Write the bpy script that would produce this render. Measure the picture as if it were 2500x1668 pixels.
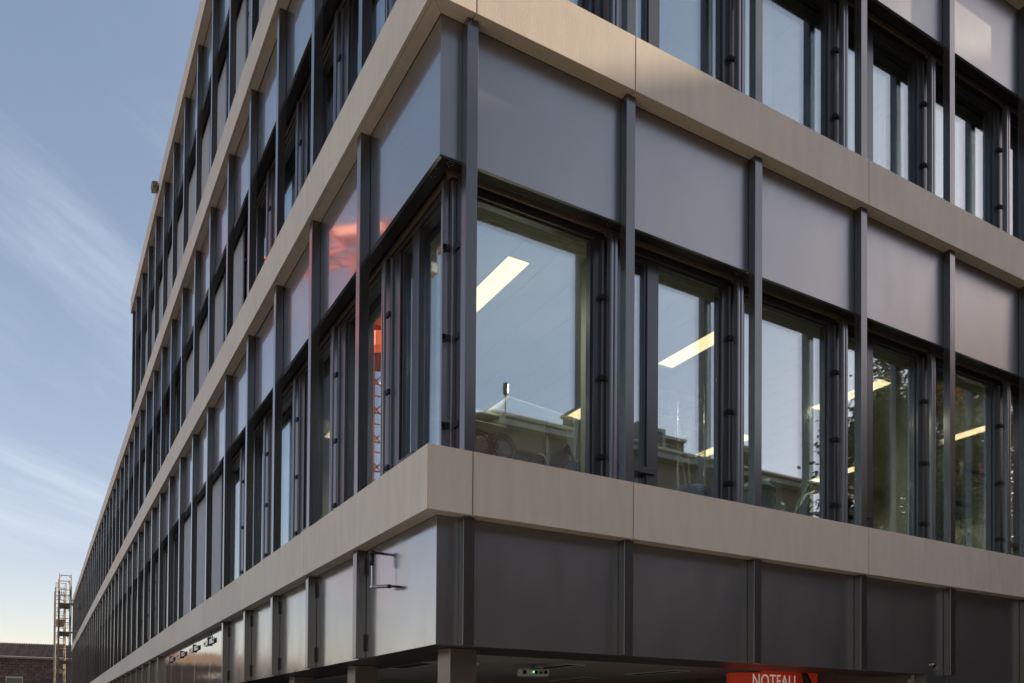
import bpy, bmesh, math, random
from mathutils import Vector, Matrix
random.seed(7)
R = math.radians
for o in list(bpy.data.objects): bpy.data.objects.remove(o)
scn = bpy.context.scene
COL = scn.collection

# ------------------------------------------------------------------ camera
CAM = Vector((-2.5925, -5.8241, 1.65)); YAW, PITCH, ROLL = 0.5221, 0.0158, 0.0071
fw = Vector((math.sin(YAW), math.cos(YAW), 0)); rt = Vector((math.cos(YAW), -math.sin(YAW), 0)); up = Vector((0, 0, 1))
f2 = fw*math.cos(PITCH) + up*math.sin(PITCH); u2 = up*math.cos(PITCH) - fw*math.sin(PITCH)
r3 = rt*math.cos(ROLL) + u2*math.sin(ROLL); u3 = u2*math.cos(ROLL) - rt*math.sin(ROLL)
cd = bpy.data.cameras.new('camera'); cam = bpy.data.objects.new('camera', cd); COL.objects.link(cam)
M3 = Matrix((r3, u3, -f2)).transposed()
cam.matrix_world = Matrix.Translation(CAM) @ M3.to_4x4()
cd.sensor_width = 36; cd.sensor_fit = 'HORIZONTAL'; cd.lens = 36*2036.2/2500
cd.shift_y = 909.25/2500; cd.clip_start = .05; cd.clip_end = 3000
scn.camera = cam

# ------------------------------------------------------------------ sky, sun, exposure
SUN = Vector((1, -.1486, .465)).normalized()
SUN_EL = math.asin(SUN.z); SUN_ROT = math.atan2(SUN.x, SUN.y)
SKY_STRENGTH = 0.11
w = bpy.data.worlds.new('World'); scn.world = w; w.use_nodes = True
nt = w.node_tree; nt.nodes.clear(); N = nt.nodes.new; Lk = nt.links.new
out = N('ShaderNodeOutputWorld'); bg = N('ShaderNodeBackground'); bg.inputs['Strength'].default_value = SKY_STRENGTH
sky = N('ShaderNodeTexSky'); sky.sky_type = 'NISHITA'; sky.sun_disc = False
sky.sun_elevation = SUN_EL; sky.sun_rotation = SUN_ROT; sky.air_density = 1.0; sky.dust_density = .8; sky.ozone_density = 1.4
geo = N('ShaderNodeTexCoord'); sep = N('ShaderNodeSeparateXYZ'); Lk(geo.outputs['Generated'], sep.inputs[0])
def wm(op, a, b=None):
    n = N('ShaderNodeMath'); n.operation = op
    for i, v in enumerate((a, b)):
        if v is None: continue
        if isinstance(v, (int, float)): n.inputs[i].default_value = v
        else: Lk(v, n.inputs[i])
    return n.outputs[0]
zz = wm('ADD', wm('MAXIMUM', sep.outputs[2], 0.0), .10)
cx_ = wm('DIVIDE', sep.outputs[0], zz); cy_ = wm('DIVIDE', sep.outputs[1], zz)
cmb = N('ShaderNodeCombineXYZ'); Lk(cx_, cmb.inputs[0]); Lk(cy_, cmb.inputs[1])
mp0 = N('ShaderNodeMapping'); mp0.inputs['Rotation'].default_value = (0, 0, R(38)); Lk(cmb.outputs[0], mp0.inputs[0])
mp = N('ShaderNodeMapping'); mp.inputs['Scale'].default_value = (1.9, .38, 1); mp.inputs['Location'].default_value = (0.812, -3.052, 0)
Lk(mp0.outputs[0], mp.inputs[0])
n1 = N('ShaderNodeTexNoise'); n1.inputs['Scale'].default_value = 1.1; n1.inputs['Detail'].default_value = 9; n1.inputs['Roughness'].default_value = .68; n1.inputs['Distortion'].default_value = .5
Lk(mp.outputs[0], n1.inputs['Vector'])
n2 = N('ShaderNodeTexNoise'); n2.inputs['Scale'].default_value = .55; n2.inputs['Detail'].default_value = 2
Lk(cmb.outputs[0], n2.inputs['Vector'])
rp = N('ShaderNodeMapRange'); rp.interpolation_type = 'SMOOTHSTEP'; rp.inputs[1].default_value = .46; rp.inputs[2].default_value = .78
Lk(n1.outputs[0], rp.inputs[0])
rp2 = N('ShaderNodeMapRange'); rp2.interpolation_type = 'SMOOTHSTEP'; rp2.inputs[1].default_value = .36; rp2.inputs[2].default_value = .62
Lk(n2.outputs[0], rp2.inputs[0])
hz = N('ShaderNodeMapRange'); hz.inputs[1].default_value = -.01; hz.inputs[2].default_value = .05; Lk(sep.outputs[2], hz.inputs[0])
fac = wm('MULTIPLY', wm('MULTIPLY', wm('MULTIPLY', rp.outputs[0], rp2.outputs[0]), hz.outputs[0]), .23)
# sky tint, darker towards the horizon
tint = N('ShaderNodeMixRGB'); tint.blend_type = 'MULTIPLY'; tint.inputs[0].default_value = 1; tint.inputs[2].default_value = (1.12, .96, .86, 1)
Lk(sky.outputs[0], tint.inputs[1])
el = N('ShaderNodeMapRange'); el.inputs[1].default_value = .18; el.inputs[2].default_value = .65; Lk(sep.outputs[2], el.inputs[0])
lowt = N('ShaderNodeMixRGB'); lowt.inputs[1].default_value = (.86, .78, .77, 1); lowt.inputs[2].default_value = (.98, .96, .90, 1); Lk(el.outputs[0], lowt.inputs[0])
tnt2 = N('ShaderNodeMixRGB'); tnt2.blend_type = 'MULTIPLY'; tnt2.inputs[0].default_value = 1; Lk(tint.outputs[0], tnt2.inputs[1]); Lk(lowt.outputs[0], tnt2.inputs[2])
mx = N('ShaderNodeMixRGB'); mx.inputs[2].default_value = (5.2, 5.3, 5.6, 1)
Lk(fac, mx.inputs[0]); Lk(tnt2.outputs[0], mx.inputs[1]); Lk(mx.outputs[0], bg.inputs[0]); Lk(bg.outputs[0], out.inputs[0])

sd = bpy.data.lights.new('sun', 'SUN'); sd.energy = 5.0; sd.angle = R(.6); sd.color = (1.0, .83, .62)
sun = bpy.data.objects.new('sun', sd); COL.objects.link(sun); sun.rotation_euler = SUN.to_track_quat('Z', 'Y').to_euler(); sun.location = (30, -20, 40)
scn.view_settings.view_transform = 'Standard'; scn.view_settings.look = 'None'
scn.view_settings.exposure = 1.28; scn.view_settings.gamma = 1.0; scn.view_settings.use_curve_mapping = False
scn.render.engine = 'CYCLES'
scn.cycles.max_bounces = 12; scn.cycles.transparent_max_bounces = 32; scn.cycles.glossy_bounces = 6; scn.cycles.diffuse_bounces = 5
scn.cycles.caustics_reflective = False; scn.cycles.caustics_refractive = False; scn.cycles.sample_clamp_indirect = 6

# ------------------------------------------------------------------ materials
def mat(name, col, rough=.6, metal=0., spec=.5, var=0., vscale=(1, 1, 1), noise=3., bump=0., bscale=40., bstretch=(1, 1, 1), rvar=0., emit=None, estr=0., dirt=0., objvar=0.):
    m = bpy.data.materials.new(name); m.use_nodes = True; t = m.node_tree; p = t.nodes['Principled BSDF']
    p.inputs['Base Color'].default_value = (*col, 1); p.inputs['Roughness'].default_value = rough
    p.inputs['Metallic'].default_value = metal; p.inputs['Specular IOR Level'].default_value = spec
    g = t.nodes.new('ShaderNodeNewGeometry')
    def vec(sc):
        k = t.nodes.new('ShaderNodeMapping'); k.inputs['Scale'].default_value = sc; t.links.new(g.outputs['Position'], k.inputs[0]); return k.outputs[0]
    src = None
    def nz(sc, s, det=5):
        n = t.nodes.new('ShaderNodeTexNoise'); n.inputs['Scale'].default_value = s; n.inputs['Detail'].default_value = det; n.inputs['Roughness'].default_value = .6
        t.links.new(vec(sc), n.inputs['Vector']); return n.outputs[0]
    def mr(x, a, b, lo=.3, hi=.7):
        k = t.nodes.new('ShaderNodeMapRange'); k.inputs[1].default_value = lo; k.inputs[2].default_value = hi; k.inputs[3].default_value = a; k.inputs[4].default_value = b
        t.links.new(x, k.inputs[0]); return k.outputs[0]
    mul = None
    if var:
        a = mr(nz(vscale, noise), 1-var, 1+var); b = mr(nz((1, 1, 1), .7, 3), 1-var*.7, 1+var*.7)
        q = t.nodes.new('ShaderNodeMath'); q.operation = 'MULTIPLY'; t.links.new(a, q.inputs[0]); t.links.new(b, q.inputs[1]); mul = q.outputs[0]
    if objvar:
        oi = t.nodes.new('ShaderNodeObjectInfo'); k = mr(oi.outputs['Random'], 1-objvar, 1+objvar, 0, 1)
        if mul is None: mul = k
        else:
            q = t.nodes.new('ShaderNodeMath'); q.operation = 'MULTIPLY'; t.links.new(mul, q.inputs[0]); t.links.new(k, q.inputs[1]); mul = q.outputs[0]
    if mul is not None:
        c = t.nodes.new('ShaderNodeVectorMath'); c.operation = 'SCALE'; c.inputs[0].default_value = col
        t.links.new(mul, c.inputs['Scale']); t.links.new(c.outputs[0], p.inputs['Base Color'])
    if rvar: t.links.new(mr(nz((1, 1, .4), 4.), rough-rvar, rough+rvar), p.inputs['Roughness'])
    if bump:
        b = t.nodes.new('ShaderNodeBump'); b.inputs['Strength'].default_value = 1; b.inputs['Distance'].default_value = bump
        t.links.new(nz(bstretch, bscale, 3), b.inputs['Height']); t.links.new(b.outputs[0], p.inputs['Normal'])
    if emit: p.inputs['Emission Color'].default_value = (*emit, 1); p.inputs['Emission Strength'].default_value = estr
    return m
M = {}
M['concrete'] = mat('sand_concrete', (.66, .57, .47), .62, 0, .4, var=.06, vscale=(7, 7, 1.3), noise=1.3, bump=.0012, bscale=60, objvar=.05, rvar=.1)
M['panel'] = mat('anodised_panel', (.30, .287, .285), .24, .9, .5, var=.03, noise=2, rvar=.04, objvar=.03)
M['panel_dull'] = mat('anodised_panel_dull', (.315, .303, .295), .33, .9, .5, var=.025, noise=2, rvar=.03, objvar=.03)
M['fin'] = mat('anodised_fin', (.085, .077, .073), .26, .6, .5, var=.05, vscale=(8, 8, .6), noise=3, bump=.0002, bscale=18, bstretch=(5, 5, .4))
M['frame'] = mat('frame_coating', (.040, .037, .038), .34, .25, .5, var=.05)
M['rail'] = mat('rail_aluminium', (.21, .205, .21), .32, .75, .5, var=.03)
M['column'] = mat('column_cladding', (.20, .172, .15), .34, .75, .5, var=.05)
M['bronze'] = mat('bronze_paint', (.16, .12, .08), .5, .2)
M['lip'] = mat('warm_lit_lip', (.26, .20, .15), .4, .5)  # coloured lighter and warmer for light bounced up from below
M['black'] = mat('black_metal', (.022, .020, .019), .45, .2, .4)
M['steel'] = mat('brushed_steel', (.52, .51, .50), .28, 1., .5, var=.05)
M['door'] = mat('polished_door_sheet', (.50, .49, .475), .09, .95, .5, var=.02, bump=.004, bscale=.9, bstretch=(1, 1, 1.6))
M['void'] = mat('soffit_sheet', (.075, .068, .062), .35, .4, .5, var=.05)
M['ceil'] = mat('ceiling_tile', (.60, .59, .50), .8, 0, .3, var=.03)
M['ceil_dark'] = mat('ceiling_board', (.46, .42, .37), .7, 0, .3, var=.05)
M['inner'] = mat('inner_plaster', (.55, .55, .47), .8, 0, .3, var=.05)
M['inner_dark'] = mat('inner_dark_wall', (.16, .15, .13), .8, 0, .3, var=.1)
M['inner_col'] = mat('inner_column_plaster', (.80, .82, .72), .7, 0, .3, var=.03)
M['floor'] = mat('floor_screed', (.22, .20, .18), .6, 0, .4, var=.08)
M['blind'] = mat('blind_fabric', (.37, .385, .40), .55, .0, .4, var=.03, vscale=(30, 30, .5), noise=2)
M['lamp'] = mat('lamp_diffuser', (.9, .85, .75), .5, emit=(1, .75, .42), estr=1.1)
M['asphalt'] = mat('asphalt', (.08, .072, .064), .85, var=.25, noise=1.2, bump=.004, bscale=60)
M['paving'] = mat('paving', (.45, .39, .315), .8, var=.12, noise=3, bump=.002, bscale=30)  # unseen ground, toned pale and warm to bounce more light
M['stucco'] = mat('grey_brown_stucco', (.29, .245, .225), .85, var=.07, noise=.8, bump=.003, bscale=30)
M['stucco2'] = mat('salmon_stucco', (.62, .43, .35), .85, var=.07, noise=.8)
M['stucco3'] = mat('pale_stucco', (.46, .42, .36), .85, var=.07, noise=.8)
M['rooftile'] = mat('roof_tile', (.17, .11, .08), .8, var=.3, noise=1.5, vscale=(3, 3, 3), objvar=.2)
M['brownblock'] = mat('brown_block', (.135, .085, .068), .9, var=.25, noise=2, objvar=.22)
M['greyblue'] = mat('grey_blue_render', (.13, .135, .145), .8, var=.08)
M['trim'] = mat('pale_trim', (.42, .40, .37), .6, var=.05)
M['darkglass'] = mat('dark_far_pane', (.03, .035, .04), .08, 0, .6)
M['shutter'] = mat('brown_shutter', (.09, .065, .05), .7, var=.1)
M['red'] = mat('red_crane_paint', (.55, .075, .012), .4, 0, .5, var=.08)
M['redsign'] = mat('red_sheet_added_glow', (.75, .07, .035), .35, 0, .5, var=.05, emit=(.75, .05, .02), estr=.045)  # glow added in place of light falling in the passage; the post shares it
M['letters'] = mat('letters_added_glow', (.75, .72, .66), .5, emit=(.9, .8, .65), estr=.11)  # added glow brightens the letters, they are no lamp
M['white'] = mat('white_paint', (.72, .71, .68), .5, 0, .5, var=.03)
M['cream'] = mat('cream_plastic', (.80, .80, .70), .5, 0, .5, var=.05)
M['teal'] = mat('teal_plastic', (.06, .30, .28), .5, 0, .5, var=.1)
M['blue'] = mat('blue_cloth', (.03, .06, .22), .7, 0, .4, var=.1)
M['cable'] = mat('black_cable', (.025, .03, .032), .5)
M['chrome'] = mat('chrome_wire', (.55, .62, .62), .22, .9)
M['scaf'] = mat('galvanised_scaffold', (.15, .13, .11), .5, .35, .5, var=.2, noise=3)
M['plank'] = mat('scaffold_plank', (.26, .20, .14), .75, var=.2, noise=4)
M['yellow'] = mat('yellow_paint', (.6, .42, .03), .5)
M['screen'] = mat('black_screen', (.012, .013, .015), .15)
M['box'] = mat('white_carton', (.78, .80, .80), .7, var=.05)
M['bark'] = mat('bark', (.09, .07, .05), .9, var=.2, noise=6, bump=.01, bscale=20)
M['green_led'] = mat('green_led', (.05, .5, .1), .4, emit=(.1, 1, .2), estr=3)

def coat(k, w_, r_, ior=1.6):
    p = M[k].node_tree.nodes['Principled BSDF']; p.inputs['Coat Weight'].default_value = w_; p.inputs['Coat Roughness'].default_value = r_; p.inputs['Coat IOR'].default_value = ior
coat('fin', .8, .16, 1.7); coat('panel', 1., .05, 1.85); coat('frame', .6, .2, 1.6); coat('rail', .6, .15, 1.6)
M['panel_silver'] = mat('worn_silver_panel', (.44, .43, .42), .17, .92, .5, var=.04, noise=2, bump=.002, bscale=1.3, rvar=.06, objvar=.02)
def leafmat(name, col):
    m = mat(name, col, .5, 0, .4, objvar=.0, var=.35, noise=1.2); t = m.node_tree
    p = t.nodes['Principled BSDF']; tr = t.nodes.new('ShaderNodeBsdfTranslucent'); tr.inputs[0].default_value = (col[0]*1.6, col[1]*1.5, col[2]*.8, 1)
    mxs = t.nodes.new('ShaderNodeMixShader'); mxs.inputs[0].default_value = .35
    t.links.new(p.outputs[0], mxs.inputs[1]); t.links.new(tr.outputs[0], mxs.inputs[2]); t.links.new(mxs.outputs[0], t.nodes['Material Output'].inputs[0]); return m
M['leaf'] = leafmat('leaf_green', (.036, .046, .014)); M['leaf2'] = leafmat('leaf_amber', (.11, .055, .012))

def glassmat(name, base, gain, tint, wob=.0006):
    m = bpy.data.materials.new(name); m.use_nodes = True; t = m.node_tree; t.nodes.clear()
    o = t.nodes.new('ShaderNodeOutputMaterial'); tr = t.nodes.new('ShaderNodeBsdfTransparent'); tr.inputs[0].default_value = (*tint, 1)
    gl = t.nodes.new('ShaderNodeBsdfGlossy'); gl.inputs['Roughness'].default_value = .0; gl.inputs[0].default_value = (.90, .955, 1.0, 1)
    # Schlick reflectance from the angle to the normal, the same for both faces of the pane
    g = t.nodes.new('ShaderNodeNewGeometry'); dt = t.nodes.new('ShaderNodeVectorMath'); dt.operation = 'DOT_PRODUCT'
    t.links.new(g.outputs['Incoming'], dt.inputs[0]); t.links.new(g.outputs['Normal'], dt.inputs[1])
    def mth(op, x, y):
        n = t.nodes.new('ShaderNodeMath'); n.operation = op; n.use_clamp = (op == 'MULTIPLY_ADD')
        for k, v in enumerate((x, y)):
            if isinstance(v, (int, float)): n.inputs[k].default_value = v
            elif v is not None: t.links.new(v, n.inputs[k])
        return n
    ab = mth('ABSOLUTE', dt.outputs['Value'], None); om = mth('SUBTRACT', 1.0, ab.outputs[0]); fr = mth('POWER', om.outputs[0], 5.0)
    a = mth('MULTIPLY_ADD', fr.outputs[0], (1-base)*gain); a.inputs[2].default_value = base
    if wob:
        n = t.nodes.new('ShaderNodeTexNoise'); n.inputs['Scale'].default_value = 9; n.inputs['Detail'].default_value = 2
        b = t.nodes.new('ShaderNodeBump'); b.inputs['Distance'].default_value = wob
        t.links.new(g.outputs['Position'], n.inputs['Vector']); t.links.new(n.outputs[0], b.inputs['Height']); t.links.new(b.outputs[0], gl.inputs['Normal'])
    mxs = t.nodes.new('ShaderNodeMixShader')
    t.links.new(a.outputs[0], mxs.inputs[0]); t.links.new(tr.outputs[0], mxs.inputs[1]); t.links.new(gl.outputs[0], mxs.inputs[2]); t.links.new(mxs.outputs[0], o.inputs[0])
    return m
M['glass'] = glassmat('coated_glass', .20, 1., (.94, .96, .935), .0)
M['bag'] = glassmat('clear_plastic_bag', .12, 1.0, (.80, .88, .87), .02)

# ------------------------------------------------------------------ mesh helpers
class MB:
    """collects shapes and links them as one mesh object"""
    def __init__(s): s.v = []; s.f = []; s.mi = []; s.cur = 0
    def add(s, vs, fs):
        b = len(s.v); s.v += [tuple(p) for p in vs]; s.f += [tuple(b+i for i in f) for f in fs]; s.mi += [s.cur]*len(fs); return s
    def box(s, x0, x1, y0, y1, z0, z1):
        if x0 > x1: x0, x1 = x1, x0
        if y0 > y1: y0, y1 = y1, y0
        vs = [(x0,y0,z0),(x1,y0,z0),(x1,y1,z0),(x0,y1,z0),(x0,y0,z1),(x1,y0,z1),(x1,y1,z1),(x0,y1,z1)]
        return s.add(vs, [(0,3,2,1),(4,5,6,7),(0,1,5,4),(1,2,6,5),(2,3,7,6),(3,0,4,7)])
    def obox(s, c, ax, ay, az):
        c, ax, ay, az = map(Vector, (c, ax, ay, az)); vs = [c+ax*i+ay*j+az*k for k in(-1,1) for i,j in((-1,-1),(1,-1),(1,1),(-1,1))]
        return s.add(vs, [(0,3,2,1),(4,5,6,7),(0,1,5,4),(1,2,6,5),(2,3,7,6),(3,0,4,7)])
    def prism(s, poly, z0, z1):
        n = len(poly); vs = [(x, y, z0) for x, y in poly]+[(x, y, z1) for x, y in poly]
        return s.add(vs, [tuple(range(n))[::-1], tuple(range(n, 2*n))]+[(i, (i+1) % n, n+(i+1) % n, n+i) for i in range(n)])
    def tube(s, pts, r, n=6, caps=True):
        pts = [Vector(p) for p in pts]; rs = r if isinstance(r, (list, tuple)) else [r]*len(pts); vs = []; fs = []
        prev = None
        for i, p in enumerate(pts):
            d = (pts[min(i+1, len(pts)-1)]-pts[max(i-1, 0)]).normalized()
            a = d.orthogonal().normalized() if prev is None else (prev-d*prev.dot(d)).normalized()
            prev = a; b = d.cross(a)
            vs += [p+(a*math.cos(2*math.pi*k/n)+b*math.sin(2*math.pi*k/n))*rs[i] for k in range(n)]
        for i in range(len(pts)-1):
            fs += [(i*n+k, i*n+(k+1) % n, (i+1)*n+(k+1) % n, (i+1)*n+k) for k in range(n)]
        if caps: fs += [tuple(range(n))[::-1], tuple(range((len(pts)-1)*n, len(pts)*n))]
        return s.add(vs, fs)
    def lathe(s, c, prof, n=16, axis='z'):
        vs = []; fs = []
        for r, h in prof:
            for k in range(n):
                a = 2*math.pi*k/n; p = (r*math.cos(a), r*math.sin(a), h)
                if axis == 'y': p = (p[0], p[2], p[1])
                if axis == 'x': p = (p[2], p[0], p[1])
                vs.append((c[0]+p[0], c[1]+p[1], c[2]+p[2]))
        for i in range(len(prof)-1): fs += [(i*n+k, i*n+(k+1) % n, (i+1)*n+(k+1) % n, (i+1)*n+k) for k in range(n)]
        fs += [tuple(range(n))[::-1], tuple(range((len(prof)-1)*n, len(prof)*n))]
        return s.add(vs, fs)
    def mesh(s, name, mats, bevel=0, smooth=False):
        me = bpy.data.meshes.new(name); me.from_pydata(s.v, [], s.f)
        for m in (mats if isinstance(mats, (list, tuple)) else [mats]): me.materials.append(m)
        me.polygons.foreach_set('material_index', s.mi)
        bm = bmesh.new(); bm.from_mesh(me)
        bmesh.ops.recalc_face_normals(bm, faces=bm.faces)
        if bevel: bmesh.ops.bevel(bm, geom=list(bm.edges), offset=bevel, segments=1, affect='EDGES', clamp_overlap=True)
        bm.to_mesh(me); bm.free()
        if smooth: me.shade_smooth()
        return me
    def build(s, name, mats, parent=None, bevel=0, smooth=False, loc=None):
        return inst(name, s.mesh(name, mats, bevel, smooth), parent, loc)
def inst(name, me, parent=None, loc=None, rz=0):
    o = bpy.data.objects.new(name, me); COL.objects.link(o)
    if parent: o.parent = parent
    if loc: o.location = loc
    if rz: o.rotation_euler = (0, 0, rz)
    return o
def tag(o, label=None, cat=None, group=None, kind=None):
    if label: o['label'] = label
    if cat: o['category'] = cat
    if group: o['group'] = group
    if kind: o['kind'] = kind
    return o
def thing(name, label, cat, loc=(0, 0, 0), rz=0, group=None):
    o = bpy.data.objects.new(name, None); COL.objects.link(o); o.location = loc; o.rotation_euler = (0, 0, rz); o.empty_display_size = .2
    return tag(o, label, cat, group)
def kids(o): return [c for c in bpy.data.objects if c.parent == o]
def copy_tree(o, parent, loc, ch=None):
    c = o.copy(); COL.objects.link(c); c.parent = parent; c.location = loc
    for k in o_children[o.name] if o.name in o_children else []:
        d = k.copy(); COL.objects.link(d); d.parent = c
    return c
o_children = {}

# facade frames: (s along, d inwards, z) -> world.  side 'R' lies on y=0, side 'L' on x=0
class FB(MB):
    def __init__(s, side): super().__init__(); s.side = side
    def bx(s, s0, s1, d0, d1, z0, z1):
        return s.box(s0, s1, d0, d1, z0, z1) if s.side == 'R' else s.box(d0, d1, s0, s1, z0, z1)
def at(side, s, d, z): return (s, d, z) if side == 'R' else (d, s, z)

# ------------------------------------------------------------------ the building: levels measured on the photograph
BT, BB = 3.819, 3.316; CT, CB = 7.808, 7.316; DT, DB = 11.425, 10.931; ET, EB = 15.487, 15.016
PC, PD, PE, PB = 6.195, 9.822, 13.886, 2.298
W = 1.59; R0 = .390; WL = 1.595; L0 = 1.765
NR = 7; NL = 42; NE = 14
XE = R0+NR*W+.4; YE = 68.4; YEE = 23.76
def axR(n): return R0+n*W
def axL(n): return L0+n*WL
bld = thing('hospital_building', 'dark metal and sand concrete hospital building with stacked bands of windows', 'building')

# inner slabs and cores behind the bands
def slab(z0, z1, ye):
    return MB().prism([(.16, .16), (XE, .16), (XE, 9.5), (6.2, 9.5), (6.2, ye), (.16, ye)], z0, z1)
slab(BB+.006, BT-.006, YE).build('floor_slab', M['void'], bld)
slab(CB+.006, CT-.006, YE).build('floor_slab', M['void'], bld)
slab(DB+.006, DT-.006, YE).build('floor_slab', M['void'], bld)
slab(EB+.006, ET-.006, YEE).build('roof_slab', M['void'], bld)
# ceilings, tiled by fine joints
def ceiling(z, ye, zt):
    t = FB('R')
    for i in range(int(11/1.25)+1):
        for j in range(8):
            x0 = .62+i*.4*2.5; y0 = .62+j*1.25
            pass
    m = MB()
    gap = .006
    x = .60
    while x < XE-.1:
        x1 = min(x+.40, XE-.05); m.box(x+gap/2, x1-gap/2, .60, 9.3, z, z+.02); x += .40
    y = 9.3
    while y < min(ye, 30)-.2:
        y1 = min(y+.4, ye-.1); m.box(.60, 6.1, y+gap/2, y1-gap/2, z, z+.02); y += .40
    o = m.build('ceiling_panel', M['ceil'], bld); o['kind'] = 'stuff'
ceiling(6.27, YE, CB); ceiling(9.90, YE, DB); ceiling(13.96, YEE, EB)
iw = MB()
for z0, z1, ye in ((BT-.004, CB+.004, YE), (CT-.004, DB+.004, YE), (DT-.004, EB+.004, YEE)):
    iw.box(6.21, XE-.02, 9.2, 9.4, z0, z1); iw.box(5.8, 6.0, 9.2, ye-.3, z0, z1)
    iw.box(XE-.25, XE-.05, .62, 9.19, z0, z1); iw.box(.6, 5.79, ye-.5, ye-.3, z0, z1)
iw.build('inner_wall', M['inner'], bld)
# partitions between rooms on the long side
for (z0, z1) in ((BT+.002, 6.265), (CT+.002, 9.895)):
    for n in (4, 8, 14, 22, 30):
        FB('L').bx(axL(n)-.06, axL(n)+.06, .62, 5.79, z0, z1).build('partition', M['inner'], bld)
FB('L').bx(axL(8)-.06, axL(8)+.06, .62, 5.79, DT+.002, 13.955).build('partition', M['inner'], bld)
# inner columns
colm = MB().box(-.24, .24, -.2, .2, 0, 2.445).mesh('inner_column', M['inner_col'], .006)
for x in (2.36, 7.23, 11.6):
    inst('inner_column', colm, bld, (x, .84, BT+.001))
colm2 = MB().box(-.2, .2, -.24, .24, 0, 2.445).mesh('inner_column', M['inner_col'], .006)
for y in (6.7, 11.4, 16.2): inst('inner_column', colm2, bld, (.90, y, BT+.001))
colm3 = MB().box(-.2, .2, -.2, .2, 0, 2.085).mesh('inner_column', M['inner_col'], .006)
for x in (4.2, 8.9): inst('inner_column', colm3, bld, (x, .86, CT+.001))
for y in (6.7, 11.4): inst('inner_column', colm3, bld, (.86, y, CT+.001))

# concrete bands: separate pieces with open joints, mitred at the corner
G = .006
def band_piece(side, s0, s1, zb, zt, mitre=False):
    m = MB(); e = .030
    def pr(a0, a1, d0, d1, z0, z1):
        if mitre:   # the inner corner is cut at 45 degrees
            poly = [(d0+.0015, d0), (a1, d0), (a1, d1), (d1+.0015, d1)]
        else: poly = [(a0, d0), (a1, d0), (a1, d1), (a0, d1)]
        if side == 'L': poly = [(y, x) for x, y in poly]
        m.prism(poly, z0, z1)
    pr(s0, s1, 0, e, zb, zt)                    # face slab
    pr(s0, s1, e+.004, .146, zb+.003, zt-.004)  # body behind a fine drip groove
    pr(s0, s1, e, e+.004, zb+.012, zt-.010)
    return m
def bands(zb, zt, ye, right=True):
    if right:
        band_piece('R', 0, R0-G, zb, zt, True).build('fascia_slab', M['concrete'], bld, .0025)
        band_piece('R', R0+G, axR(1)-G, zb, zt).build('fascia_slab', M['concrete'], bld, .0025)
        me = band_piece('R', G, 2*W-G, 0, zt-zb).mesh('fascia_slab', M['concrete'], .0025)
        for n in range(1, NR, 2): inst('fascia_slab', me, bld, (axR(n), 0, zb))
    band_piece('L', 0, axL(1)-G*.8, zb, zt, True).build('fascia_slab', M['concrete'], bld, .0025)
    me = band_piece('L', G*.8, 2*WL-G*.8, 0, zt-zb).mesh('fascia_slab', M['concrete'], .0025)
    n = 1
    while axL(n+2) < ye: inst('fascia_slab', me, bld, (0, axL(n), zb)); n += 2
    if ye-axL(n) > .05: band_piece('L', axL(n)+G/2, ye, zb, zt).build('fascia_slab', M['concrete'], bld, .0025)
    # return at the far end
    MB().box(.147, 6.2, ye-.14, ye, zb, zt).build('fascia_slab', M['concrete'], bld, .0025)
bands(BB, BT, YE); bands(CB, CT, YE); bands(DB, DT, YE); bands(EB, ET, YEE)
# metal sill sheets on top of each band
for zt, ye in ((BT, YE), (CT, YE), (DT, YEE)):
    MB().prism([(.150, .150), (XE, .150), (XE, .40), (.40, .40), (.40, ye), (.150, ye)], zt-.005, zt+.004).build('sill_sheet', M['frame'], bld)
# parapet cappings and flat roofs
MB().prism([(.15, .15), (XE, .15), (XE, 9.5), (6.2, 9.5), (6.2, YEE-.15), (.15, YEE-.15)], ET-.004, ET+.012).build('roof', M['asphalt'], bld)
MB().box(.15, 6.2, YEE+.01, YE-.15, DT-.004, DT+.012).build('roof', M['asphalt'], bld)
# outer rear walls so the block is closed
rw = MB(); rw.box(XE-.04, XE+.1, .17, 9.5, 0, ET-.01); rw.box(6.2, XE-.05, 9.4, 9.5, 0, ET-.01); rw.box(6.1, 6.25, 9.52, YEE, 0, ET-.01); rw.box(6.1, 6.25, YEE+.01, YE, 0, DT-.01)
rw.box(.17, 6.09, YE-.16, YE-.02, 0, DT-.01); rw.box(.17, 6.09, YEE-.16, YEE-.02, DT, ET-.01)
rw.build('rear_wall', M['panel_dull'], bld)

# fins
def fin_mesh(side, h): return FB(side).bx(-.05 if side == 'R' else -.03, .05 if side == 'R' else .07, .060 if side == 'R' else .048, .1465, 0, h).mesh('fin', M['fin'], .003)
finR = {h: fin_mesh('R', h[1]-h[0]) for h in ((BT, CB), (CT, DB), (DT, EB), (PB-.006, BB), (0, BB))}
finL = {h: fin_mesh('L', h[1]-h[0]) for h in ((BT, CB), (CT, DB), (DT, EB), (PB-.006, BB), (0, BB))}
for h in ((BT, CB), (CT, DB), (DT, EB)):
    for n in range(NR+1): inst('fin', finR[h], bld, (axR(n), 0, h[0]+.001))
    nmax = NL if h != (DT, EB) else NE
    for n in range(nmax): inst('fin', finL[h], bld, (0, axL(n), h[0]+.001))
inst('fin', finL[(DT, EB)], bld, (0, YEE-.20, DT+.001)); 
for h in ((BT, CB), (CT, DB)): inst('fin', finL[h], bld, (0, YE-.25, h[0]+.001))
for n in range(NR+1):
    h = (PB-.006, BB) if n < 5 else (0, BB)
    inst('fin', finR[h], bld, (axR(n), 0, h[0]))
for n in list(range(0, 4))+[4]+list(range(9, NL)):
    h = (PB-.006, BB) if n < 4 else (0, BB)
    inst('fin', finL[h], bld, (0, axL(n), h[0]))

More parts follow.
